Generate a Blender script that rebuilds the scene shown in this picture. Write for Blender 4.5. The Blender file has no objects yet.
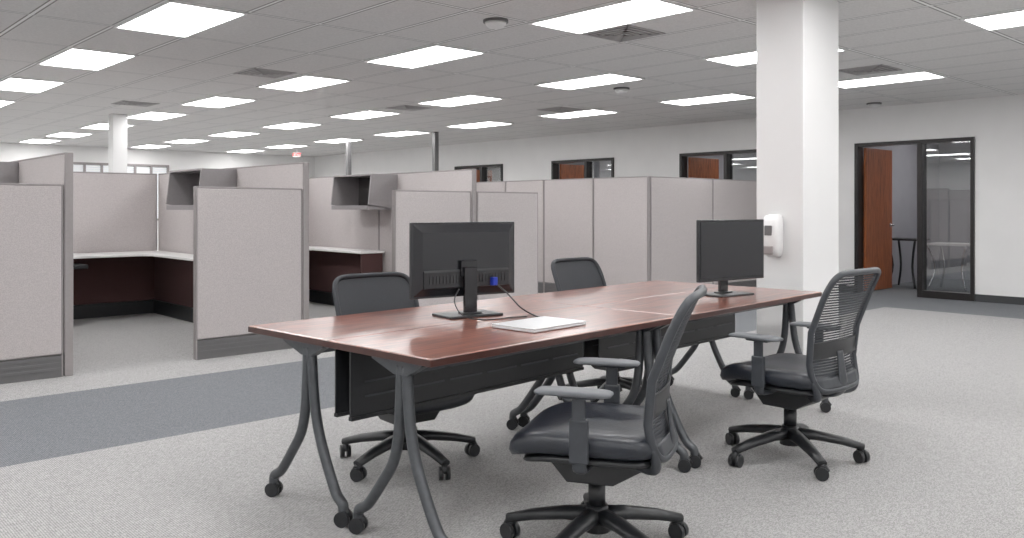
import bpy, math
from mathutils import Vector, Matrix
S=bpy.context.scene
COL=S.collection
try:
    S.view_settings.view_transform='Standard'
    S.view_settings.gamma=1.11
except Exception: pass

# ---------------------------------------------------------------- materials
def M(name, col, rough=.6, metal=0, var=0, vscale=40, bump=0, bscale=200, emis=None, es=0, spec=.5, coat=0):
    m=bpy.data.materials.new(name); m.use_nodes=True
    nt=m.node_tree; b=nt.nodes['Principled BSDF']
    b.inputs['Base Color'].default_value=(*col,1); b.inputs['Roughness'].default_value=rough
    b.inputs['Metallic'].default_value=metal; b.inputs['Specular IOR Level'].default_value=spec
    b.inputs['Coat Weight'].default_value=coat
    tc=nt.nodes.new('ShaderNodeTexCoord')
    if var:
        n=nt.nodes.new('ShaderNodeTexNoise'); n.inputs['Scale'].default_value=vscale; n.inputs['Detail'].default_value=4
        nt.links.new(tc.outputs['Object'],n.inputs['Vector'])
        r=nt.nodes.new('ShaderNodeValToRGB'); r.color_ramp.elements[0].position=.35; r.color_ramp.elements[1].position=.65
        r.color_ramp.elements[0].color=(*[c*(1-var) for c in col],1); r.color_ramp.elements[1].color=(*[min(1,c*(1+var)) for c in col],1)
        nt.links.new(n.outputs['Fac'],r.inputs['Fac']); nt.links.new(r.outputs['Color'],b.inputs['Base Color'])
    if bump:
        n=nt.nodes.new('ShaderNodeTexNoise'); n.inputs['Scale'].default_value=bscale
        nt.links.new(tc.outputs['Object'],n.inputs['Vector'])
        bp=nt.nodes.new('ShaderNodeBump'); bp.inputs['Strength'].default_value=bump; bp.inputs['Distance'].default_value=.004
        nt.links.new(n.outputs['Fac'],bp.inputs['Height']); nt.links.new(bp.outputs['Normal'],b.inputs['Normal'])
    if emis:
        b.inputs['Emission Color'].default_value=(*emis,1); b.inputs['Emission Strength'].default_value=es
    return m
def math_(nt,op,a,b=None):
    n=nt.nodes.new('ShaderNodeMath'); n.operation=op
    for i,v in enumerate((a,b)):
        if v is None: continue
        if isinstance(v,(int,float)): n.inputs[i].default_value=v
        else: nt.links.new(v,n.inputs[i])
    return n.outputs[0]

WALL=M('wall_paint',(.78,.775,.77),.8,var=.015,vscale=3,bump=.05,bscale=120)
COLP=M('column_paint',(.72,.72,.72),.7,var=.01,vscale=3)
FAB=M('panel_fabric',(.455,.418,.415),.95,var=.15,vscale=190,bump=.35,bscale=450)
FABD=M('panel_fabric_shade',(.065,.029,.028),.95,var=.15,vscale=200)  # darker copy of the panel fabric, shade under the worktops put into its colour
TRIM=M('panel_trim',(.11,.108,.11),.5,var=.03)
TRIML=M('panel_trim_light',(.26,.237,.237),.6,var=.03)
BIN=M('bin_metal',(.22,.205,.21),.5,var=.03); BIND=M('bin_inside',(.04,.037,.037),.7,var=.05)
LAM=M('worktop_laminate',(.75,.74,.73),.4,var=.02)
BLK=M('black_plastic',(.011,.012,.014),.40,var=.1); BLKG=M('black_gloss',(.008,.008,.010),.15,var=.05)
MONB=M('monitor_back',(.011,.012,.015),.24,var=.04)
GRYP=M('dark_grey_plastic',(.030,.034,.041),.42,var=.08)
LEA=M('black_leather',(.011,.014,.021),.38,bump=.25,bscale=90,var=.15,vscale=14)
PAD=M('arm_pad',(.11,.117,.128),.55,var=.05)
STL=M('leg_steel',(.060,.065,.072),.36,metal=.3,var=.08)
CHR=M('chrome',(.6,.6,.62),.2,metal=1,var=.02)
BASEB=M('baseboard_rubber',(.030,.032,.035),.5,var=.05)
BRZ=M('bronze_frame',(.018,.016,.016),.35,metal=.4,var=.05)
WHT=M('white_plastic',(.72,.72,.72),.35,var=.02)
VENT=M('vent_metal',(.36,.35,.35),.5,var=.05); VENTD=M('vent_dark',(.08,.08,.08),.7,var=.05)
SILV=M('laptop_shell',(.68,.69,.71),.35,metal=.3,var=.02)
BLUE=M('blue_plug',(.01,.03,.35),.4,var=.05)
REDL=M('red_letters',(.7,.02,.02),.5,emis=(1,.03,.03),es=1.0)
DIFF=M('light_diffuser',(.9,.9,.9),.5,emis=(1,.993,.988),es=13.2)
DIFD=M('office_fill_diffuser',(.9,.9,.9),.5,emis=(1,.97,.95),es=14)  # for unseen lamps added to lift the office interiors
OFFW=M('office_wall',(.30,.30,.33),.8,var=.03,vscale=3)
SCR=M('screen_glass',(.022,.023,.026),.5,var=.03,spec=.3)
BLIND=M('glowing_blind_slats',(.80,.81,.82),.5,emis=(.9,.95,1),es=.22,var=.02)  # slats emit a little, daylight put into the material
def wood(name,c1,c2,axis,rough,coat=0):
    m=bpy.data.materials.new(name); m.use_nodes=True; nt=m.node_tree; b=nt.nodes['Principled BSDF']
    tc=nt.nodes.new('ShaderNodeTexCoord'); mp=nt.nodes.new('ShaderNodeMapping')
    mp.inputs['Scale'].default_value=(1.0,20,20) if axis=='x' else (22,22,1.2)
    nt.links.new(tc.outputs['Object'],mp.inputs['Vector'])
    n=nt.nodes.new('ShaderNodeTexNoise'); n.inputs['Scale'].default_value=2.2; n.inputs['Detail'].default_value=8; n.inputs['Distortion'].default_value=1.6
    nt.links.new(mp.outputs['Vector'],n.inputs['Vector'])
    r=nt.nodes.new('ShaderNodeValToRGB'); r.color_ramp.elements[0].position=.38; r.color_ramp.elements[1].position=.62
    r.color_ramp.elements[0].color=(*c1,1); r.color_ramp.elements[1].color=(*c2,1)
    nt.links.new(n.outputs['Fac'],r.inputs['Fac']); nt.links.new(r.outputs['Color'],b.inputs['Base Color'])
    b.inputs['Roughness'].default_value=rough; b.inputs['Coat Weight'].default_value=coat; b.inputs['Coat Roughness'].default_value=.2; return m
MAH=wood('mahogany',(.11,.030,.018),(.33,.100,.058),'x',.34,1.0)
MAHD=M('mahogany_edge',(.045,.014,.010),.35,var=.1)
DWOOD=wood('door_wood',(.17,.048,.017),(.38,.11,.038),'z',.35)
def meshmat(name,thr,fz=95):
    m=bpy.data.materials.new(name); m.use_nodes=True
    nt=m.node_tree; b=nt.nodes['Principled BSDF']; b.inputs['Base Color'].default_value=(.022,.025,.031,1); b.inputs['Roughness'].default_value=.7
    tc=nt.nodes.new('ShaderNodeTexCoord'); sp=nt.nodes.new('ShaderNodeSeparateXYZ'); nt.links.new(tc.outputs['Object'],sp.inputs[0])
    s1=math_(nt,'FRACT',math_(nt,'MULTIPLY',sp.outputs['Z'],fz)); s1=math_(nt,'GREATER_THAN',s1,thr)
    s2=math_(nt,'FRACT',math_(nt,'MULTIPLY',sp.outputs['X'],150)); s2=math_(nt,'GREATER_THAN',s2,.30)
    hole=math_(nt,'MULTIPLY',s1,s2)
    tr=nt.nodes.new('ShaderNodeBsdfTransparent'); mx=nt.nodes.new('ShaderNodeMixShader')
    nt.links.new(hole,mx.inputs[0]); nt.links.new(b.outputs[0],mx.inputs[1]); nt.links.new(tr.outputs[0],mx.inputs[2])
    nt.links.new(mx.outputs[0],nt.nodes['Material Output'].inputs['Surface']); return m
MESH=meshmat('chair_mesh',.66,78); MESHD=M('dense_chair_mesh',(.022,.025,.031),.65,var=.2,vscale=300)
GLS=bpy.data.materials.new('window_glass'); GLS.use_nodes=True; nt=GLS.node_tree
nt.nodes.remove(nt.nodes['Principled BSDF'])
tr=nt.nodes.new('ShaderNodeBsdfTransparent'); tr.inputs[0].default_value=(.80,.82,.83,1)
gl=nt.nodes.new('ShaderNodeBsdfGlossy'); gl.inputs['Roughness'].default_value=.01
mx=nt.nodes.new('ShaderNodeMixShader'); mx.inputs[0].default_value=.18
nt.links.new(tr.outputs[0],mx.inputs[1]); nt.links.new(gl.outputs[0],mx.inputs[2]); nt.links.new(mx.outputs[0],nt.nodes['Material Output'].inputs['Surface'])
CEIL=bpy.data.materials.new('ceiling_tiles'); CEIL.use_nodes=True; nt=CEIL.node_tree; b=nt.nodes['Principled BSDF']; b.inputs['Roughness'].default_value=.9
tc=nt.nodes.new('ShaderNodeTexCoord'); sp=nt.nodes.new('ShaderNodeSeparateXYZ'); nt.links.new(tc.outputs['Object'],sp.inputs[0])
def line(out,off,per,w):
    v=math_(nt,'FRACT',math_(nt,'ADD',math_(nt,'DIVIDE',math_(nt,'SUBTRACT',out,off),per),100.0+w/2/per))
    return math_(nt,'LESS_THAN',v,w/per)
ln=math_(nt,'MAXIMUM',line(sp.outputs['X'],2.28,.6,.025),line(sp.outputs['Y'],6.1,1.2,.025))
ln_shadow=math_(nt,'MAXIMUM',line(sp.outputs['X'],2.28,.6,.048),line(sp.outputs['Y'],6.1,1.2,.048))  # wider dark lines paint a shadow along the grid bars
n=nt.nodes.new('ShaderNodeTexNoise'); n.inputs['Scale'].default_value=60; n.inputs['Detail'].default_value=5; nt.links.new(tc.outputs['Object'],n.inputs['Vector'])
r=nt.nodes.new('ShaderNodeValToRGB'); r.color_ramp.elements[0].position=.3; r.color_ramp.elements[1].position=.7; r.color_ramp.elements[0].color=(.62,.612,.607,1); r.color_ramp.elements[1].color=(.73,.722,.717,1); nt.links.new(n.outputs['Fac'],r.inputs['Fac'])
m1=nt.nodes.new('ShaderNodeMix'); m1.data_type='RGBA'; nt.links.new(ln_shadow,m1.inputs[0]); nt.links.new(r.outputs[0],m1.inputs[6]); m1.inputs[7].default_value=(.19,.186,.183,1)
m2=nt.nodes.new('ShaderNodeMix'); m2.data_type='RGBA'; nt.links.new(ln,m2.inputs[0]); nt.links.new(m1.outputs[2],m2.inputs[6]); m2.inputs[7].default_value=(.86,.86,.86,1)
nt.links.new(m2.outputs[2],b.inputs['Base Color'])
CARP=bpy.data.materials.new('carpet'); CARP.use_nodes=True; nt=CARP.node_tree; b=nt.nodes['Principled BSDF']; b.inputs['Roughness'].default_value=.97; b.inputs['Specular IOR Level'].default_value=.1
tc=nt.nodes.new('ShaderNodeTexCoord'); sp=nt.nodes.new('ShaderNodeSeparateXYZ'); nt.links.new(tc.outputs['Object'],sp.inputs[0])
mp=nt.nodes.new('ShaderNodeMapping'); mp.inputs['Scale'].default_value=(1,2.2,1); nt.links.new(tc.outputs['Object'],mp.inputs['Vector'])
vo=nt.nodes.new('ShaderNodeTexVoronoi'); vo.inputs['Scale'].default_value=105; vo.inputs['Randomness'].default_value=.22; nt.links.new(mp.outputs[0],vo.inputs['Vector'])
no=nt.nodes.new('ShaderNodeTexNoise'); no.inputs['Scale'].default_value=160; no.inputs['Detail'].default_value=3; nt.links.new(mp.outputs[0],no.inputs['Vector'])
sc=nt.nodes.new('ShaderNodeSeparateColor'); nt.links.new(vo.outputs['Color'],sc.inputs[0])
loop=math_(nt,'SUBTRACT',1.0,math_(nt,'MULTIPLY',vo.outputs['Distance'],1.5))
f=math_(nt,'ADD',math_(nt,'ADD',math_(nt,'MULTIPLY',sc.outputs[0],.22),math_(nt,'MULTIPLY',no.outputs['Fac'],.20)),math_(nt,'MULTIPLY',loop,.58))
r=nt.nodes.new('ShaderNodeValToRGB'); r.color_ramp.elements[0].position=.1; r.color_ramp.elements[1].position=.8
r.color_ramp.elements[0].color=(.12,.118,.117,1); r.color_ramp.elements[1].color=(.575,.567,.562,1); nt.links.new(f,r.inputs[0])
rd=nt.nodes.new('ShaderNodeValToRGB'); rd.color_ramp.elements[0].position=.1; rd.color_ramp.elements[1].position=.8
rd.color_ramp.elements[0].color=(.06,.064,.070,1); rd.color_ramp.elements[1].color=(.27,.282,.300,1); nt.links.new(f,rd.inputs[0])
bandA=math_(nt,'MULTIPLY',math_(nt,'GREATER_THAN',sp.outputs['Y'],4.74),math_(nt,'LESS_THAN',sp.outputs['Y'],6.35))
bandB=math_(nt,'MULTIPLY',math_(nt,'GREATER_THAN',sp.outputs['X'],10.85),math_(nt,'LESS_THAN',sp.outputs['Y'],6.35))
msk=math_(nt,'MAXIMUM',bandA,bandB)
mx=nt.nodes.new('ShaderNodeMix'); mx.data_type='RGBA'; nt.links.new(msk,mx.inputs[0]); nt.links.new(r.outputs[0],mx.inputs[6]); nt.links.new(rd.outputs[0],mx.inputs[7])
nt.links.new(mx.outputs[2],b.inputs['Base Color'])
bp=nt.nodes.new('ShaderNodeBump'); bp.inputs['Strength'].default_value=.4; bp.inputs['Distance'].default_value=.004
nt.links.new(f,bp.inputs['Height']); nt.links.new(bp.outputs[0],b.inputs['Normal'])

# ---------------------------------------------------------------- geometry builder
class G:
    def __init__(s): s.v=[]; s.f=[]; s.sm=[]
    def add(s,v,f,sm=False):
        o=len(s.v); s.v+= [tuple(p) for p in v]; s.f+=[tuple(i+o for i in q) for q in f]; s.sm+=[sm]*len(f); return s
    def box(s,c,z,R=None):
        x,y,w=[k/2 for k in z]; P=[Vector((a*x,b_*y,c_*w)) for a in(-1,1) for b_ in(-1,1) for c_ in(-1,1)]
        if R is not None: P=[R@p for p in P]
        P=[p+Vector(c) for p in P]
        return s.add(P,[(0,1,3,2),(4,6,7,5),(0,4,5,1),(2,3,7,6),(0,2,6,4),(1,5,7,3)])
    def bb(s,x0,x1,y0,y1,z0,z1): return s.box(((x0+x1)/2,(y0+y1)/2,(z0+z1)/2),(abs(x1-x0),abs(y1-y0),abs(z1-z0)))
    def prism(s,poly,axis,a,b_):
        n=len(poly)
        def P(p,t): return (t,p[0],p[1]) if axis=='x' else ((p[0],t,p[1]) if axis=='y' else (p[0],p[1],t))
        v=[P(p,a) for p in poly]+[P(p,b_) for p in poly]
        f=[tuple(range(n)),tuple(range(2*n-1,n-1,-1))]+[(i,i+n,(i+1)%n+n,(i+1)%n) for i in range(n)]
        return s.add(v,f)
    def tube(s,pts,r,n=10,closed=False,flat=1.0,up=(0,0,1),sm=True,res=0):
        P=[Vector(p) for p in pts]
        if res:
            Q=[];m=len(P); rr=[]
            R0=r if isinstance(r,(list,tuple)) else [r]*m
            rng=range(m if closed else m-1)
            for i in rng:
                p1=P[i];p2=P[(i+1)%m]
                p0=P[i-1] if (closed or i>0) else p1; p3=P[(i+2)%m] if (closed or i<m-2) else p2
                for k in range(res):
                    t=k/res
                    Q.append(.5*((2*p1)+(p2-p0)*t+(2*p0-5*p1+4*p2-p3)*t*t+(3*p1-p0-3*p2+p3)*t**3)); rr.append(R0[i]*(1-t)+R0[(i+1)%m]*t)
            if not closed: Q.append(P[-1]); rr.append(R0[-1])
            P=Q; r=rr
        m=len(P); R=r if isinstance(r,(list,tuple)) else [r]*m
        v=[];
        prev=Vector(up)
        for i in range(m):
            a=P[i-1] if (i>0 or closed) else P[i]; c=P[(i+1)%m] if (i<m-1 or closed) else P[i]
            t=(c-a).normalized()
            u=prev-t*prev.dot(t)
            if u.length<1e-3: u=Vector((1,0,0))-t*t.x
            if u.length<1e-3: u=Vector((0,1,0))-t*t.y
            u.normalize(); prev=u; w=t.cross(u)
            for k in range(n):
                an=2*math.pi*k/n; v.append(P[i]+u*math.cos(an)*R[i]*flat+w*math.sin(an)*R[i])
        f=[]
        for i in range(m if closed else m-1):
            j=(i+1)%m
            for k in range(n): f.append((i*n+k,i*n+(k+1)%n,j*n+(k+1)%n,j*n+k))
        s.add(v,f,sm)
        if not closed:
            o=len(s.v)-len(v)
            s.f.append(tuple(o+k for k in range(n-1,-1,-1))); s.f.append(tuple(o+(m-1)*n+k for k in range(n))); s.sm+=[False,False]
        return s
    def cyl(s,a,b_,r,r2=None,n=20): return s.tube([a,b_],[r,r if r2 is None else r2],n=n)
    def rings(s,R,closed=True,sm=True):
        n=len(R[0]); v=[p for q in R for p in q]; f=[]
        for i in range(len(R)-1):
            for k in range(n): f.append((i*n+k,i*n+(k+1)%n,(i+1)*n+(k+1)%n,(i+1)*n+k))
        f.append(tuple(range(n-1,-1,-1))); f.append(tuple((len(R)-1)*n+k for k in range(n)))
        return s.add(v,f,sm)
def sup(n,e):
    out=[]
    for k in range(n):
        a=2*math.pi*k/n; c,d=math.cos(a),math.sin(a)
        out.append((math.copysign(abs(c)**(2/e),c),math.copysign(abs(d)**(2/e),d)))
    return out
def cushion(g,c,w,d,h,e=4,bend=None,n=40):
    R=[]
    for sc_,z in((.05,0),(.6,0),(.9,.0),(.97,.12),(1,.4),(.985,.72),(.93,.93),(.8,1.03),(.4,1.06),(.03,1.07)):
        q=[]
        for (x,y) in sup(n,e):
            X=x*sc_*w/2; Y=y*sc_*d/2; Z=z*h+(bend(X,Y) if bend else 0)
            q.append((c[0]+X,c[1]+Y,c[2]+Z))
        R.append(q)
    g.rings(R)
def mk(name,g,mat,parent=None,bev=0,label=None,kind=None,cat=None,group=None,loc=None,rz=0,seg=2):
    me=bpy.data.meshes.new(name); me.from_pydata(g.v,[],g.f); me.update()
    for p,sm in zip(me.polygons,g.sm): p.use_smooth=sm
    for m in (mat if isinstance(mat,(list,tuple)) else [mat]): me.materials.append(m)
    o=bpy.data.objects.new(name,me); COL.objects.link(o)
    if bev:
        md=o.modifiers.new('bevel','BEVEL'); md.width=bev; md.segments=seg; md.limit_method='ANGLE'; md.angle_limit=math.radians(50)
    if parent: o.parent=parent
    if loc: o.location=loc
    if rz: o.rotation_euler[2]=rz
    tag(o,label,cat,kind,group); return o
def tag(o,label=None,cat=None,kind=None,group=None):
    if label:o['label']=label
    if cat:o['category']=cat
    if kind:o['kind']=kind
    if group:o['group']=group
def empty(name,label,cat,group=None,loc=(0,0,0),rz=0):
    o=bpy.data.objects.new(name,None); COL.objects.link(o); o.empty_display_size=.1; o.location=loc; o.rotation_euler[2]=rz
    tag(o,label,cat,None,group); return o
def clone(o,parent=None,loc=None,rz=None,label=None):
    c=o.copy(); COL.objects.link(c)
    if parent: c.parent=parent
    if loc is not None: c.location=loc
    if rz is not None: c.rotation_euler[2]=rz
    if label: c['label']=label
    for ch in list(o.children): clone(ch,c)
    return c
RAD=math.radians

# ---------------------------------------------------------------- room shell
CZ=2.76; WX=12.42; WY=22.0
def struct(name,g,mat,label,bev=0): return mk(name,g,mat,bev=bev,label=label,kind='structure',cat=name.split('_')[0])
struct('floor',G().bb(-4,16.2,-4,WY+.1,-.1,0),CARP,'light grey loop carpet with a darker grey band')
struct('ceiling',G().bb(-4,16.2,-4,WY+.1,CZ,CZ+.1),CEIL,'suspended grey acoustic tile ceiling with metal grid')
units=[(4.20,5.87),(7.40,9.07),(10.61,12.28),(13.8,15.47)]; DH=2.24
g=G(); y=-4
for a,b_ in units:
    g.bb(WX,WX+.12,y,a,0,CZ); g.bb(WX,WX+.12,a,b_,DH,CZ); y=b_
g.bb(WX,WX+.12,y,WY,0,CZ)
struct('wall_right',g,WALL,'off-white painted wall with office doors')
struct('wall_back',G().bb(-4,16.2,WY,WY+.1,0,CZ),WALL,'off-white painted far wall')
struct('wall_left',G().bb(-4.1,-4,-4,WY+.1,0,CZ),WALL,'off-white painted wall')
struct('wall_front',G().bb(-4.1,16.2,-4.1,-4,0,CZ),WALL,'off-white painted wall')
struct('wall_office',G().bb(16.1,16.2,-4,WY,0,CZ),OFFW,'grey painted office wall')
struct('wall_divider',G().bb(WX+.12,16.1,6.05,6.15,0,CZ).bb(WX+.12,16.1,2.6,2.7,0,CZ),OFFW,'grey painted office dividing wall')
g=G(); y=-4
for a,b_ in units:
    g.bb(WX-.012,WX,y,a,0,.1); y=b_
g.bb(WX-.012,WX,y,WY,0,.1)
struct('baseboard_right',g,BASEB,'black rubber wall base')
struct('baseboard_back',G().bb(-4,WX,WY-.012,WY,0,.1),BASEB,'black rubber wall base')
CX,CY=5.35,2.89
struct('trim_1',G().bb(CX,CX+.51,CY,CY+.36,0,CZ),COLP,'white square structural column',bev=.006)
struct('trim_2',G().bb(4.38,4.60,14.05,14.27,0,CZ),COLP,'white square structural column further back',bev=.006)
struct('trim_3',G().bb(10.06,10.15,13.16,13.25,0,CZ),TRIM,'slim dark grey service pole')
struct('trim_4',G().bb(10.01,10.10,16.26,16.35,0,CZ),TRIM,'slim dark grey service pole')
for i,(a,b_) in enumerate(units):
    g=G(); fx0,fx1=WX-.03,WX+.15; mu=a+.72; t=.05
    g.bb(fx0,fx1,a,a+t,0,DH).bb(fx0,fx1,b_-t,b_,0,DH).bb(fx0,fx1,mu-t/2-.01,mu+t/2+.01,0,DH-t).bb(fx0,fx1,a+t,b_-t,DH-t,DH)
    g.bb(fx0,fx1,a+t,mu-t/2-.01,0,.1)
    D=struct('door_%d'%(i+1),g,BRZ,'dark bronze door frame with sidelight and wooden door',bev=.003)
    mk('glass_pane',G().bb(WX+.05,WX+.058,a+t,mu-.03,.1,DH-t),GLS,D)
    hx=WX+.16; hy=b_-t-.005
    L=mk('door_leaf',G().bb(hx,hx+.90,hy-.045,hy,.01,DH-t-.01),DWOOD,D,bev=.003,label='open reddish wooden door leaf')
    hg=G().cyl((hx+.83,hy-.045,1.0),(hx+.83,hy-.10,1.0),.012).tube([(hx+.84,hy-.095,1.0),(hx+.72,hy-.095,1.0)],.01)
    hg.cyl((hx+.83,hy-.045,1.0),(hx+.83,hy-.052,1.0),.03)
    mk('door_handle',hg,CHR,L)
g=G(); x0,x1,z0,z1=5.8,8.15,1.0,2.32
g.bb(x0,x1,WY-.09,WY,z0-.05,z0).bb(x0,x1,WY-.09,WY,z1,z1+.05).bb(x0-.05,x0,WY-.09,WY,z0-.05,z1+.05).bb(x1,x1+.05,WY-.09,WY,z0-.05,z1+.05)
for k in range(1,6): g.bb(x0+k*(x1-x0)/6-.025,x0+k*(x1-x0)/6+.025,WY-.09,WY,z0,z1)
Wd=struct('window_1',g,TRIML,'grey framed window with closed blinds in several panes')
g=G()
for k in range(26):
    g.box(((x0+x1)/2,WY-.04,z0+.03+k*.05),(x1-x0,.004,.045),Matrix.Rotation(RAD(25),3,'X'))
mk('blind',g,BLIND,Wd)

# ---------------------------------------------------------------- ceiling lights
def light(loc,em):
    r=empty('ceiling_light','recessed rectangular white fluorescent ceiling troffer','light','ceiling troffers',loc)
    g=G(); a,b_=.3,.6; t=.022
    g.bb(-a,a,-b_,-b_+t,-.016,0).bb(-a,a,b_-t,b_,-.016,0).bb(-a,-a+t,-b_,b_,-.016,0).bb(a-t,a,-b_,b_,-.016,0)
    mk('light_frame',g,WHT,r); mk('diffuser',G().bb(-a+t,a-t,-b_+t,b_-t,-.010,-.001),em,r); return r
L0=None
for X in (-2.22,.18,2.58,4.98,7.38,9.78):  # two columns nearest the left wall are unseen, added for lighting
    for Y in (-2.9,-.5,1.9,4.3,6.7,9.1,11.5,13.9,16.3,18.7,20.9):
        if L0 is None: L0=light((X,Y,CZ),DIFF)
        else: clone(L0,loc=(X,Y,CZ))
L1=light((14.4,4.6,CZ),DIFD)  # unseen office troffers, added to brighten the rooms behind the doors
for Y in(8.2,11.2,14.4): clone(L1,loc=(14.4,Y,CZ))
V0=empty('air_vent','square grey louvered ceiling air vent','vent','ceiling vents',(5.58,4.66,CZ))
g=G()
for k in range(5):
    a=.25-k*.048; t=.026
    z0,z1=-.008-.003*k,-.0
    g.bb(-a,a,-a,-a+t,z0,z1).bb(-a,a,a-t,a,z0,z1).bb(-a,-a+t,-a,a,z0,z1).bb(a-t,a,-a,a,z0,z1)
mk('vent_grille',g,VENT,V0); mk('vent_duct',G().bb(-.24,.24,-.24,.24,-.005,-.001),VENTD,V0)
for p in((4.30,8.7),(9.0,4.1),(9.18,8.9),(7.38,10.3),(4.2,12.5)): clone(V0,loc=(p[0],p[1],CZ))
D0=empty('smoke_detector','round white ceiling smoke detector','detector','smoke detectors',(4.44,5.02,CZ))
mk('detector_base',G().cyl((0,0,0),(0,0,-.02),.10,n=32),TRIM,D0)
mk('detector_head',G().tube([(0,0,-.02),(0,0,-.04),(0,0,-.06),(0,0,-.066)],[.085,.08,.06,.02],n=28),WHT,D0)
for p in((8.1,6.8),(11.9,5.35)): clone(D0,loc=(p[0],p[1],CZ))
E=empty('exit_sign','white ceiling-hung sign with red EXIT letters','sign',None,(10.35,19.2,2.60),RAD(-45))
mk('sign_body',G().bb(-.10,.10,-.015,.015,-.06,.06).bb(-.015,.015,-.01,.01,.06,.16),WHT,E,bev=.004)
cu=bpy.data.curves.new('t','FONT'); cu.body='EXIT'; cu.size=.105; cu.align_x='CENTER'; cu.align_y='CENTER'; cu.extrude=.002; cu.offset=.003
to=bpy.data.objects.new('t',cu); COL.objects.link(to); bpy.context.view_layer.update()
me=bpy.data.meshes.new_from_object(to); bpy.data.objects.remove(to); me.materials.append(REDL)
lo=bpy.data.objects.new('sign_lettering',me); COL.objects.link(lo); lo.parent=E; lo.rotation_euler=(RAD(90),0,0); lo.location=(0,-.018,0)

# ---------------------------------------------------------------- cubicle panels
TALL,LOW=1.69,1.45
def panel(x0,y0,length,axis,h,label,grp='cubicle panels'):
    r=empty('cubicle_panel',label,'partition',grp,(x0,y0,0),0 if axis=='x' else RAD(90))
    T=.03
    mk('panel_core',G().bb(.012,length-.012,-T*.75,T*.75,.17,h-.016),TRIML,r)
    g=G().bb(0,.012,-T,T,0,h).bb(length-.012,length,-T,T,0,h).bb(.012,length-.012,-T,T,h-.015,h)
    mk('panel_frame',g,TRIML,r,bev=.004)
    g=G()
    for sgn in(-1,1): g.bb(.013,length-.013,sgn*T*.75,sgn*T*1.1,.175,h-.016)
    mk('fabric_tile',g,FAB,r,bev=.007)
    g=G().bb(.01,length-.01,-T*.9,T*.9,.0,.16)
    for sgn in(-1,1):
        for z in(.05,.09,.13): g.bb(.012,length-.012,sgn*T*.9,sgn*T*1.02,z,z+.022)
    mk('base_raceway',g,TRIM,r,bev=.002)
    return r
FL='low partition panel in pinkish grey fabric with dark raceway base'
TL='tall pinkish grey fabric partition panel'
panel(.82,7.0,1.0,'x',LOW,FL); panel(2.83,7.0,.98,'x',LOW,FL); panel(4.83,7.0,.98,'x',LOW,FL); panel(5.90,7.0,.92,'x',LOW,FL)
for X in(1.86,3.85,5.86):
    panel(X,6.97,1.78,'y',TALL,TL+' dividing two cubicles'); panel(X,8.76,1.80,'y',TALL,TL+' dividing two cubicles')
for a,b_ in((-.1,1.82),(1.9,3.81),(3.89,5.82),(5.9,7.3),(7.31,8.82)):
    panel(a,10.60,b_-a,'x',TALL,TL+' behind a cubicle worktop')
for a,b_ in((6.97,7.92),(7.93,8.9),(8.91,9.75),(9.76,10.63)): panel(8.86,a,b_-a,'y',TALL,TL+' beside the open walkway')
for a,b_ in((8.9,10.32),(10.33,11.62)): panel(a,7.0,b_-a,'x',TALL,TL+' along the aisle')
panel(11.66,6.97,1.8,'y',TALL,TL+' facing the offices'); panel(11.66,8.78,1.85,'y',TALL,TL+' facing the offices')
for i,X in enumerate((1.81,3.80,5.81)):
    x0=X-1.9
    r=empty('worktop','white laminate L-shaped cubicle worktop on dark supports','desk','cubicle worktops',(0,0,0))
    g=G().prism([(x0,10.55),(x0,9.85),(X-.42,9.85),(X-.34,9.75),(X-.34,8.6),(X,8.6),(X,10.55)],'z',.725,.75)
    mk('worktop_surface',g,LAM,r,bev=.004)
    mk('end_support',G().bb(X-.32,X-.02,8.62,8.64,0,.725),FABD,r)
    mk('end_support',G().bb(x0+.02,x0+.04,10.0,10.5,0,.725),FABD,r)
    mk('modesty_screen',G().bb(x0+.02,X-.02,10.50,10.53,.16,.725).bb(X-.05,X-.02,8.66,10.52,.16,.725),FABD,r)  # dark sheets added for the shade below the worktop
    mk('kick_plate',G().bb(x0+.02,X-.02,10.46,10.53,.0,.16).bb(X-.07,X-.02,8.66,10.52,.0,.16),BLK,r)
    k=empty('keyboard_tray','black keyboard tray under the worktop','keyboard tray','keyboard trays',(x0+.55,9.95,.64))
    mk('tray_board',G().bb(-.34,.34,-.2,.1,-.02,.022),BLK,k,bev=.005); mk('tray_arm',G().bb(-.05,.05,0,.3,.022,.083),BLK,k)
    bn=empty('overhead_bin','open grey metal overhead storage bin on the partition','shelf','overhead bins',(X-.395,8.35,1.25))
    w,d,h=.85,.41,.42; t=.02
    for q in(0,w-t): mk('bin_side',G().prism([(0.0,0.06),(d,0),(d,h),(.04,h)],'y',q,q+t),BIN,bn,bev=.003)
    mk('bin_top',G().bb(.04,d,t,w-t,h-t,h),BIN,bn,bev=.002)
    mk('bin_shelf',G().bb(.0,d,t,w-t,0.0,t+.03),BIN,bn,bev=.002)
    mk('bin_back',G().bb(d-.02,d-.005,t,w-t,t+.03,h-t),BIND,bn)

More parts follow.
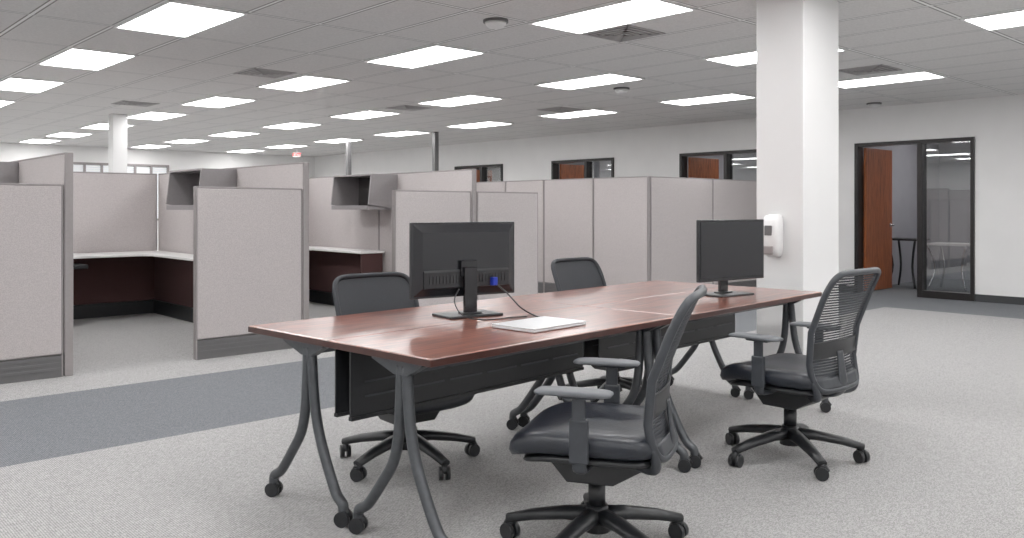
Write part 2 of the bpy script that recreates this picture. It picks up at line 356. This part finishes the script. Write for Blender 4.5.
# ---------------------------------------------------------------- casters / chair
def caster_g(g,c,r=.028,w=.02,a=0):
    R=Matrix.Rotation(a,3,'Z')
    for sx in(-1,1):
        p=Vector(c)+R@Vector((sx*.006,0,r)); q=Vector(c)+R@Vector((sx*(.006+w),0,r)); g.cyl(p,q,r,n=20)
    g.tube([Vector(c)+R@Vector((0,-r*.9,r*1.25)),Vector(c)+R@Vector((0,-.3*r,r*2.1)),Vector(c)+R@Vector((0,.5*r,r*1.9))],[.014,.016,.01],n=8)
    g.cyl(Vector(c)+Vector((0,0,r*1.2)),Vector(c)+Vector((0,0,r*2.7)),.009,n=10)
BR=.34
def chair():
    r=empty('office_chair','','chair','office chairs around the table')
    g=G().cyl((0,0,.075),(0,0,.17),.052,.040,n=28)
    for k in range(5):
        a=2*math.pi*k/5+.3; d=Vector((math.cos(a),math.sin(a),0))
        g.tube([d*.02+Vector((0,0,.132)),d*.12+Vector((0,0,.126)),d*.25+Vector((0,0,.104)),d*(BR+.01)+Vector((0,0,.078))],[.042,.036,.030,.024],n=10,flat=.72)
    B=mk('star_base',g,BLK,r)
    for k in range(5):
        a=2*math.pi*k/5+.3; c=G(); caster_g(c,(math.cos(a)*BR,math.sin(a)*BR,0),r=.031,a=a*1.7)
        mk('caster',c,BLK,B)
    mk('gas_lift',G().cyl((0,0,.17),(0,0,.25),.032,n=20).cyl((0,0,.25),(0,0,.36),.02,n=20),BLK,r)
    g=G(); g.prism([(-.21,.395),(-.20,.345),(-.08,.275),(.09,.275),(.16,.355),(.17,.395)],'x',-.11,.11)
    g.tube([(.08,.02,.355),(.2,.03,.35),(.26,.035,.345)],[.006,.006,.012],n=8)
    mk('tilt_mechanism',g,BLK,r,bev=.015)
    g=G(); cushion(g,(0,.015,.400),.55,.56,.080,e=4.6,bend=lambda x,y:-.5*max(0,y-.11)**2*3+.20*x*x)
    mk('seat',g,LEA,r)
    g=G(); cushion(g,(0,.0,.375),.51,.49,.030,e=4.6,bend=lambda x,y:-.5*max(0,y-.11)**2*3+.1*x*x); mk('seat_pan',g,BLK,r)
    def P(u,w,off=0):
        hw=.215+.020*min(1,w*1.8); z=.40+.57*w
        if w<.36: yy=-.245-.035*((.36-w)/.36)**2
        else: yy=-.245-.14*((w-.36)/.64)**1.3
        yy+=.028*u*u-off
        return Vector((u*hw,yy,z))
    ring=sup(64,7.5)
    g=G(); g.tube([P(x,.5+.5*y) for x,y in ring],.0130,n=10,closed=True,flat=1.25,up=(0,1,0)); 
    Bk=mk('backrest_frame',g,GRYP,r)
    g=G(); R=[]
    for s in(.02,.25,.5,.75,.99): R.append([P(x*s,.5+.5*y*s) for x,y in ring])
    n=len(ring); v=[p for q in R for p in q]; f=[(i*n+k,i*n+(k+1)%n,(i+1)*n+(k+1)%n,(i+1)*n+k) for i in range(4) for k in range(n)]
    f.append(tuple(range(n))); g.add(v,f,True); mk('backrest_mesh',g,MESH,Bk)
    def plate(g,w0,w1,u1,o0,o1,nu=10,nw=5):
        A=[];
        for o in(o0,o1):
            A.append([[P(u1*(2*i/nu-1),w0+(w1-w0)*j/nw,o) for i in range(nu+1)] for j in range(nw+1)])
        v=[p for a in A for row in a for p in row]; m=(nu+1)*(nw+1); f=[]
        for j in range(nw):
            for i in range(nu):
                a=j*(nu+1)+i; f.append((a,a+1,a+nu+2,a+nu+1)); f.append((m+a,m+a+nu+1,m+a+nu+2,m+a+1))
        for i in range(nu):
            f.append((i,m+i,m+i+1,i+1)); a=nw*(nu+1)+i; f.append((a,a+1,m+a+1,m+a))
        for j in range(nw):
            a=j*(nu+1); f.append((a,a+nu+1,m+a+nu+1,m+a)); a+=nu; f.append((a,m+a,m+a+nu+1,a+nu+1))
        g.add(v,f,True)
    g=G(); plate(g,.27,.41,.97,.006,.016); mk('lumbar_support',g,BLK,r,bev=.003)
    g=G(); plate(g,.02,.11,.92,.002,.012)
    g.tube([(0,-.10,.362),(0,-.22,.362),(0,-.268,.385),(0,-.278,.44),(0,-.271,.50),(0,-.262,.58)],[.06,.06,.05,.04,.035,.03],n=12,flat=.22,up=(0,0,1),res=4)
    for s in(-1,1): g.tube([(s*.05,-.12,.362),(s*.15,-.215,.362),(s*.19,-.245,.385),P(s*.97,.09,.0)],[.022,.02,.018,.013],n=10,res=4)
    mk('back_support',g,GRYP,r)
    for s in(-1,1):
        g=G(); g.tube([(s*.12,.0,.372),(s*.25,.0,.372),(s*.29,.0,.385),(s*.298,.0,.44)],[.027,.027,.027,.027],n=12,flat=.45,up=(0,0,1),res=4)
        g.box((s*.30,0,.48),(.024,.066,.15)); g.box((s*.30,.0,.59),(.016,.048,.10)); g.box((s*.297,.0,.632),(.05,.12,.012))
        A=mk('armrest',g,GRYP,r,bev=.006)
        g=G(); cushion(g,(s*.292,.02,.637),.095,.27,.017,e=5,bend=lambda x,y:-.12*y*y,n=32)
        mk('arm_pad',g,PAD,A)
    return r
C0=chair()
def place(o,x,y,ang,label,dz=0):
    o.location=(x,y,0); o.rotation_euler[2]=RAD(ang-90); o['label']=label
    if dz:
        for ch in o.children:
            if not ch.name.startswith('star_base'): ch.location.z=dz
            if ch.name.startswith('backrest_frame'):
                ch.data=ch.data.copy(); ch.data.materials[0]=MESHD
                for q in ch.children:
                    q.data=q.data.copy(); q.data.materials[0]=MESHD
C1=clone(C0);C2=clone(C0);C3=clone(C0)
place(C0,2.36,2.10,120,'black mesh-back swivel office chair angled toward the table with armrests')
place(C1,3.94,2.20,90,'black mesh-back swivel chair pulled up beside the column')
place(C2,2.47,3.46,-94,'black swivel chair facing the back-turned monitor across the table',-.06)
place(C3,4.24,3.62,-88,'lowered black swivel chair tucked under the mahogany table',-.055)

# ---------------------------------------------------------------- tables
TA=math.atan2(.237,3.265); TL_=3.27; TW=1.235
O=Vector((1.785,2.363,0)); ux=Vector((math.cos(TA),math.sin(TA),0)); uy=Vector((-math.sin(TA),math.cos(TA),0))
YY=TW/4-.05
def table():
    r=empty('flip_top_table','','table','flip-top tables pushed together')
    l,w=TL_/2-.004,TW/2-.003
    mk('tabletop',G().bb(-l/2,l/2,-w/2,w/2,.712,.742),MAH,r,bev=.004)
    g=G(); e=.0015
    g.bb(-l/2-e,l/2+e,-w/2-e,-w/2+.003,.714,.738).bb(-l/2-e,l/2+e,w/2-.003,w/2+e,.714,.738).bb(-l/2-e,-l/2+.003,-w/2,w/2,.714,.738).bb(l/2-.003,l/2+e,-w/2,w/2,.714,.738)
    mk('edge_band',g,MAHD,r)
    for s in(-1,1):
        x=s*(l/2-.045)
        g=G()
        g.tube([(x,.014,.69),(x,.020,.55),(x,.032,.42),(x,.062,.32),(x,.125,.235),(x,.190,.155),(x,.225,.120),(x,.26,.100),(x,.276,.088),(x,.28,.058)],.0215,n=12,up=(1,0,0),res=3)
        g.tube([(x,-.014,.69),(x,-.026,.55),(x,-.045,.42),(x,-.078,.32),(x,-.122,.23),(x,-.165,.155),(x,-.195,.112),(x,-.222,.094),(x,-.236,.082),(x,-.24,.058)],.0215,n=12,up=(1,0,0),res=3)
        g.prism([(-.12,.712),(.17,.712),(.17,.700),(.035,.655),(-.035,.655),(-.12,.700)],'x',x-.02,x+.02)
        lg=mk('leg',g,STL,r)
        for yv in(-.24,.28):
            c=G(); caster_g(c,(x,yv,0),r=.031,a=.5); mk('caster',c,BLK,lg)
    mk('cross_rail',G().tube([(-l/2+.1,0,.675),(l/2-.1,0,.675)],.02,n=12),STL,r)
    g=G().bb(-l/2+.07,l/2-.07,-.004,.004,.425,.71).bb(-l/2+.07,l/2-.07,-.012,.010,.415,.43)
    mk('modesty_panel',g,BLK,r)
    g=G()
    for k in range(6):
        for z in(.50,.56): g.bb(-l/2+.14+k*.235,-l/2+.34+k*.235,-.0065,.0055,z,z+.007)
    mk('panel_slots',g,STL,r)
    return r
T0=table()
for i,(cx,cy,fl) in enumerate(((.25,.25,0),(.75,.25,0),(.25,.75,1),(.75,.75,1))):
    p=O+ux*TL_*cx+uy*TW*cy
    t=T0 if i==0 else clone(T0)
    t.location=p; t.rotation_euler[2]=TA
    t['label']='mahogany-topped flip-top training table on dark legs with casters'
    for ch in t.children:
        if ch.name.startswith('leg') or ch.name.startswith('cross_rail'): ch.location.y=-.11
        if ch.name.startswith('modesty') or ch.name.startswith('panel_slots'): ch.location.y=-YY if fl else YY
ZT=.742
def monitor(x,y,rz,label):
    r=empty('computer_monitor',label,'monitor',None,(x,y,ZT),rz)
    w,h=.59,.365; z0=.093
    mk('housing',G().bb(-w/2,w/2,-.012,.012,z0,z0+h).add([( -w/2+.01,.012,z0+.01),(w/2-.01,.012,z0+.01),(w/2-.01,.012,z0+h-.01),(-w/2+.01,.012,z0+h-.01),(-w/2+.05,.034,z0+.05),(w/2-.05,.034,z0+.05),(w/2-.05,.034,z0+h-.05),(-w/2+.05,.034,z0+h-.05)],[(0,1,5,4),(1,2,6,5),(2,3,7,6),(3,0,4,7),(4,5,6,7)]),MONB,r,bev=.004)
    mk('screen',G().bb(-w/2+.014,w/2-.014,-.0150,-.0118,z0+.022,z0+h-.014),SCR,r)
    g=G().prism([(.030,z0+.045),(.040,z0+.05),(.042,z0+.125),(.034,z0+.135)],'x',-w/2+.055,w/2-.055)
    for k in range(24):
        if abs(k-11.5)>2.6: g.bb(-.22+k*.0186,-.214+k*.0186,.040,.0445,z0+.07,z0+.11)
    mk('rear_vent_panel',g,BLK,r)
    mk('stand_neck',G().box((0,.062,.12),(.07,.022,.24)).bb(-.045,.045,.034,.056,z0+.10,z0+.18),BLKG,r,bev=.004)
    mk('stand_base',G().bb(-.15,.15,-.055,.13,0,.012).bb(-.055,.055,.035,.09,.012,.02),BLK,r,bev=.004)
    return r
monitor(2.655,3.24,RAD(180-9),'black flat-screen monitor turned away, standing on the table')
monitor(4.42,2.855,RAD(-7),'black flat-screen monitor, screen off, near the white column')
lp=empty('laptop','closed silver laptop lying on the mahogany table','laptop',None,(2.64,2.69,ZT),TA)
mk('laptop_base',G().bb(-.178,.178,-.125,.125,.002,.011),SILV,lp,bev=.003); mk('laptop_lid',G().bb(-.178,.178,-.125,.125,.0125,.019),SILV,lp,bev=.003)
g=G().tube([(2.79,3.18,.905),(2.83,3.12,.85),(2.86,3.05,.78),(2.87,2.96,ZT+.004),(2.84,2.88,ZT+.004),(2.78,2.80,ZT+.008)],.004,n=8,res=6)
cb=mk('video_cable',g,BLK,label='black cable running from monitor to laptop',cat='cable')
mk('cable_plug',G().bb(2.776,2.804,3.155,3.19,.885,.925),BLUE,cb,bev=.002,label='blue video plug')
g=G().tube([(2.56,3.16,.88),(2.50,3.12,.83),(2.50,3.06,.77),(2.58,3.01,ZT+.004),(2.72,2.98,ZT+.004),(2.82,2.96,ZT+.004)],.003,n=8,res=6)
mk('power_cable',g,BLK,label='thin black cable looping on the table',cat='cable')
dp=empty('sanitizer_dispenser','white wall-mounted hand sanitizer dispenser on the column','dispenser',None,(CX,CY+.20,.93))
def dring(z,w,dd): return [(-dd/2+x*dd/2, y*w/2, z) for x,y in sup(28,3.5)]
g=G(); g.rings([dring(0,.07,.06),dring(.012,.10,.09),dring(.05,.125,.11),dring(.16,.135,.115),dring(.25,.13,.10),dring(.285,.11,.08),dring(.295,.07,.05)])
mk('dispenser_body',g,WHT,dp)
mk('push_bar',G().bb(-.125,-.105,-.04,.04,.02,.08),TRIML,dp,bev=.008)
mk('level_window',G().bb(-.119,-.105,-.028,.028,.15,.22),TRIM,dp,bev=.006)
def desk(loc,label,hx_,hy_,top,legm,h=.72):
    od=empty('office_desk',label,'desk',None,loc)
    mk('desk_surface',G().bb(-hx_,hx_,-hy_,hy_,h-.03,h),top,od,bev=.004)
    for sx in(-hx_+.04,hx_-.04):
        for sy in(-hy_+.04,hy_-.04):
            mk('leg',G().tube([(sx,sy,.0),(sx*.7,sy*.7,.35),(sx,sy,h-.03)],.018,n=10,res=4),legm,od)
desk((14.0,5.05,0),'small white desk with bright metal legs inside the office',.3,.32,LAM,CHR)
desk((13.9,5.72,0),'small black side table beside the open wooden door',.26,.26,BLK,BLK,.78)
w=bpy.data.worlds.new('world'); S.world=w; w.use_nodes=True
w.node_tree.nodes['Background'].inputs[0].default_value=(.8,.85,.9,1); w.node_tree.nodes['Background'].inputs[1].default_value=.4
cd=bpy.data.cameras.new('camera'); cam=bpy.data.objects.new('camera',cd); COL.objects.link(cam)
cam.location=(0,0,1.27); cam.rotation_euler=(RAD(90),0,RAD(47.4-90)); cd.sensor_width=36; cd.lens=36*845/1024; cd.shift_y=-61/1024
S.camera=cam
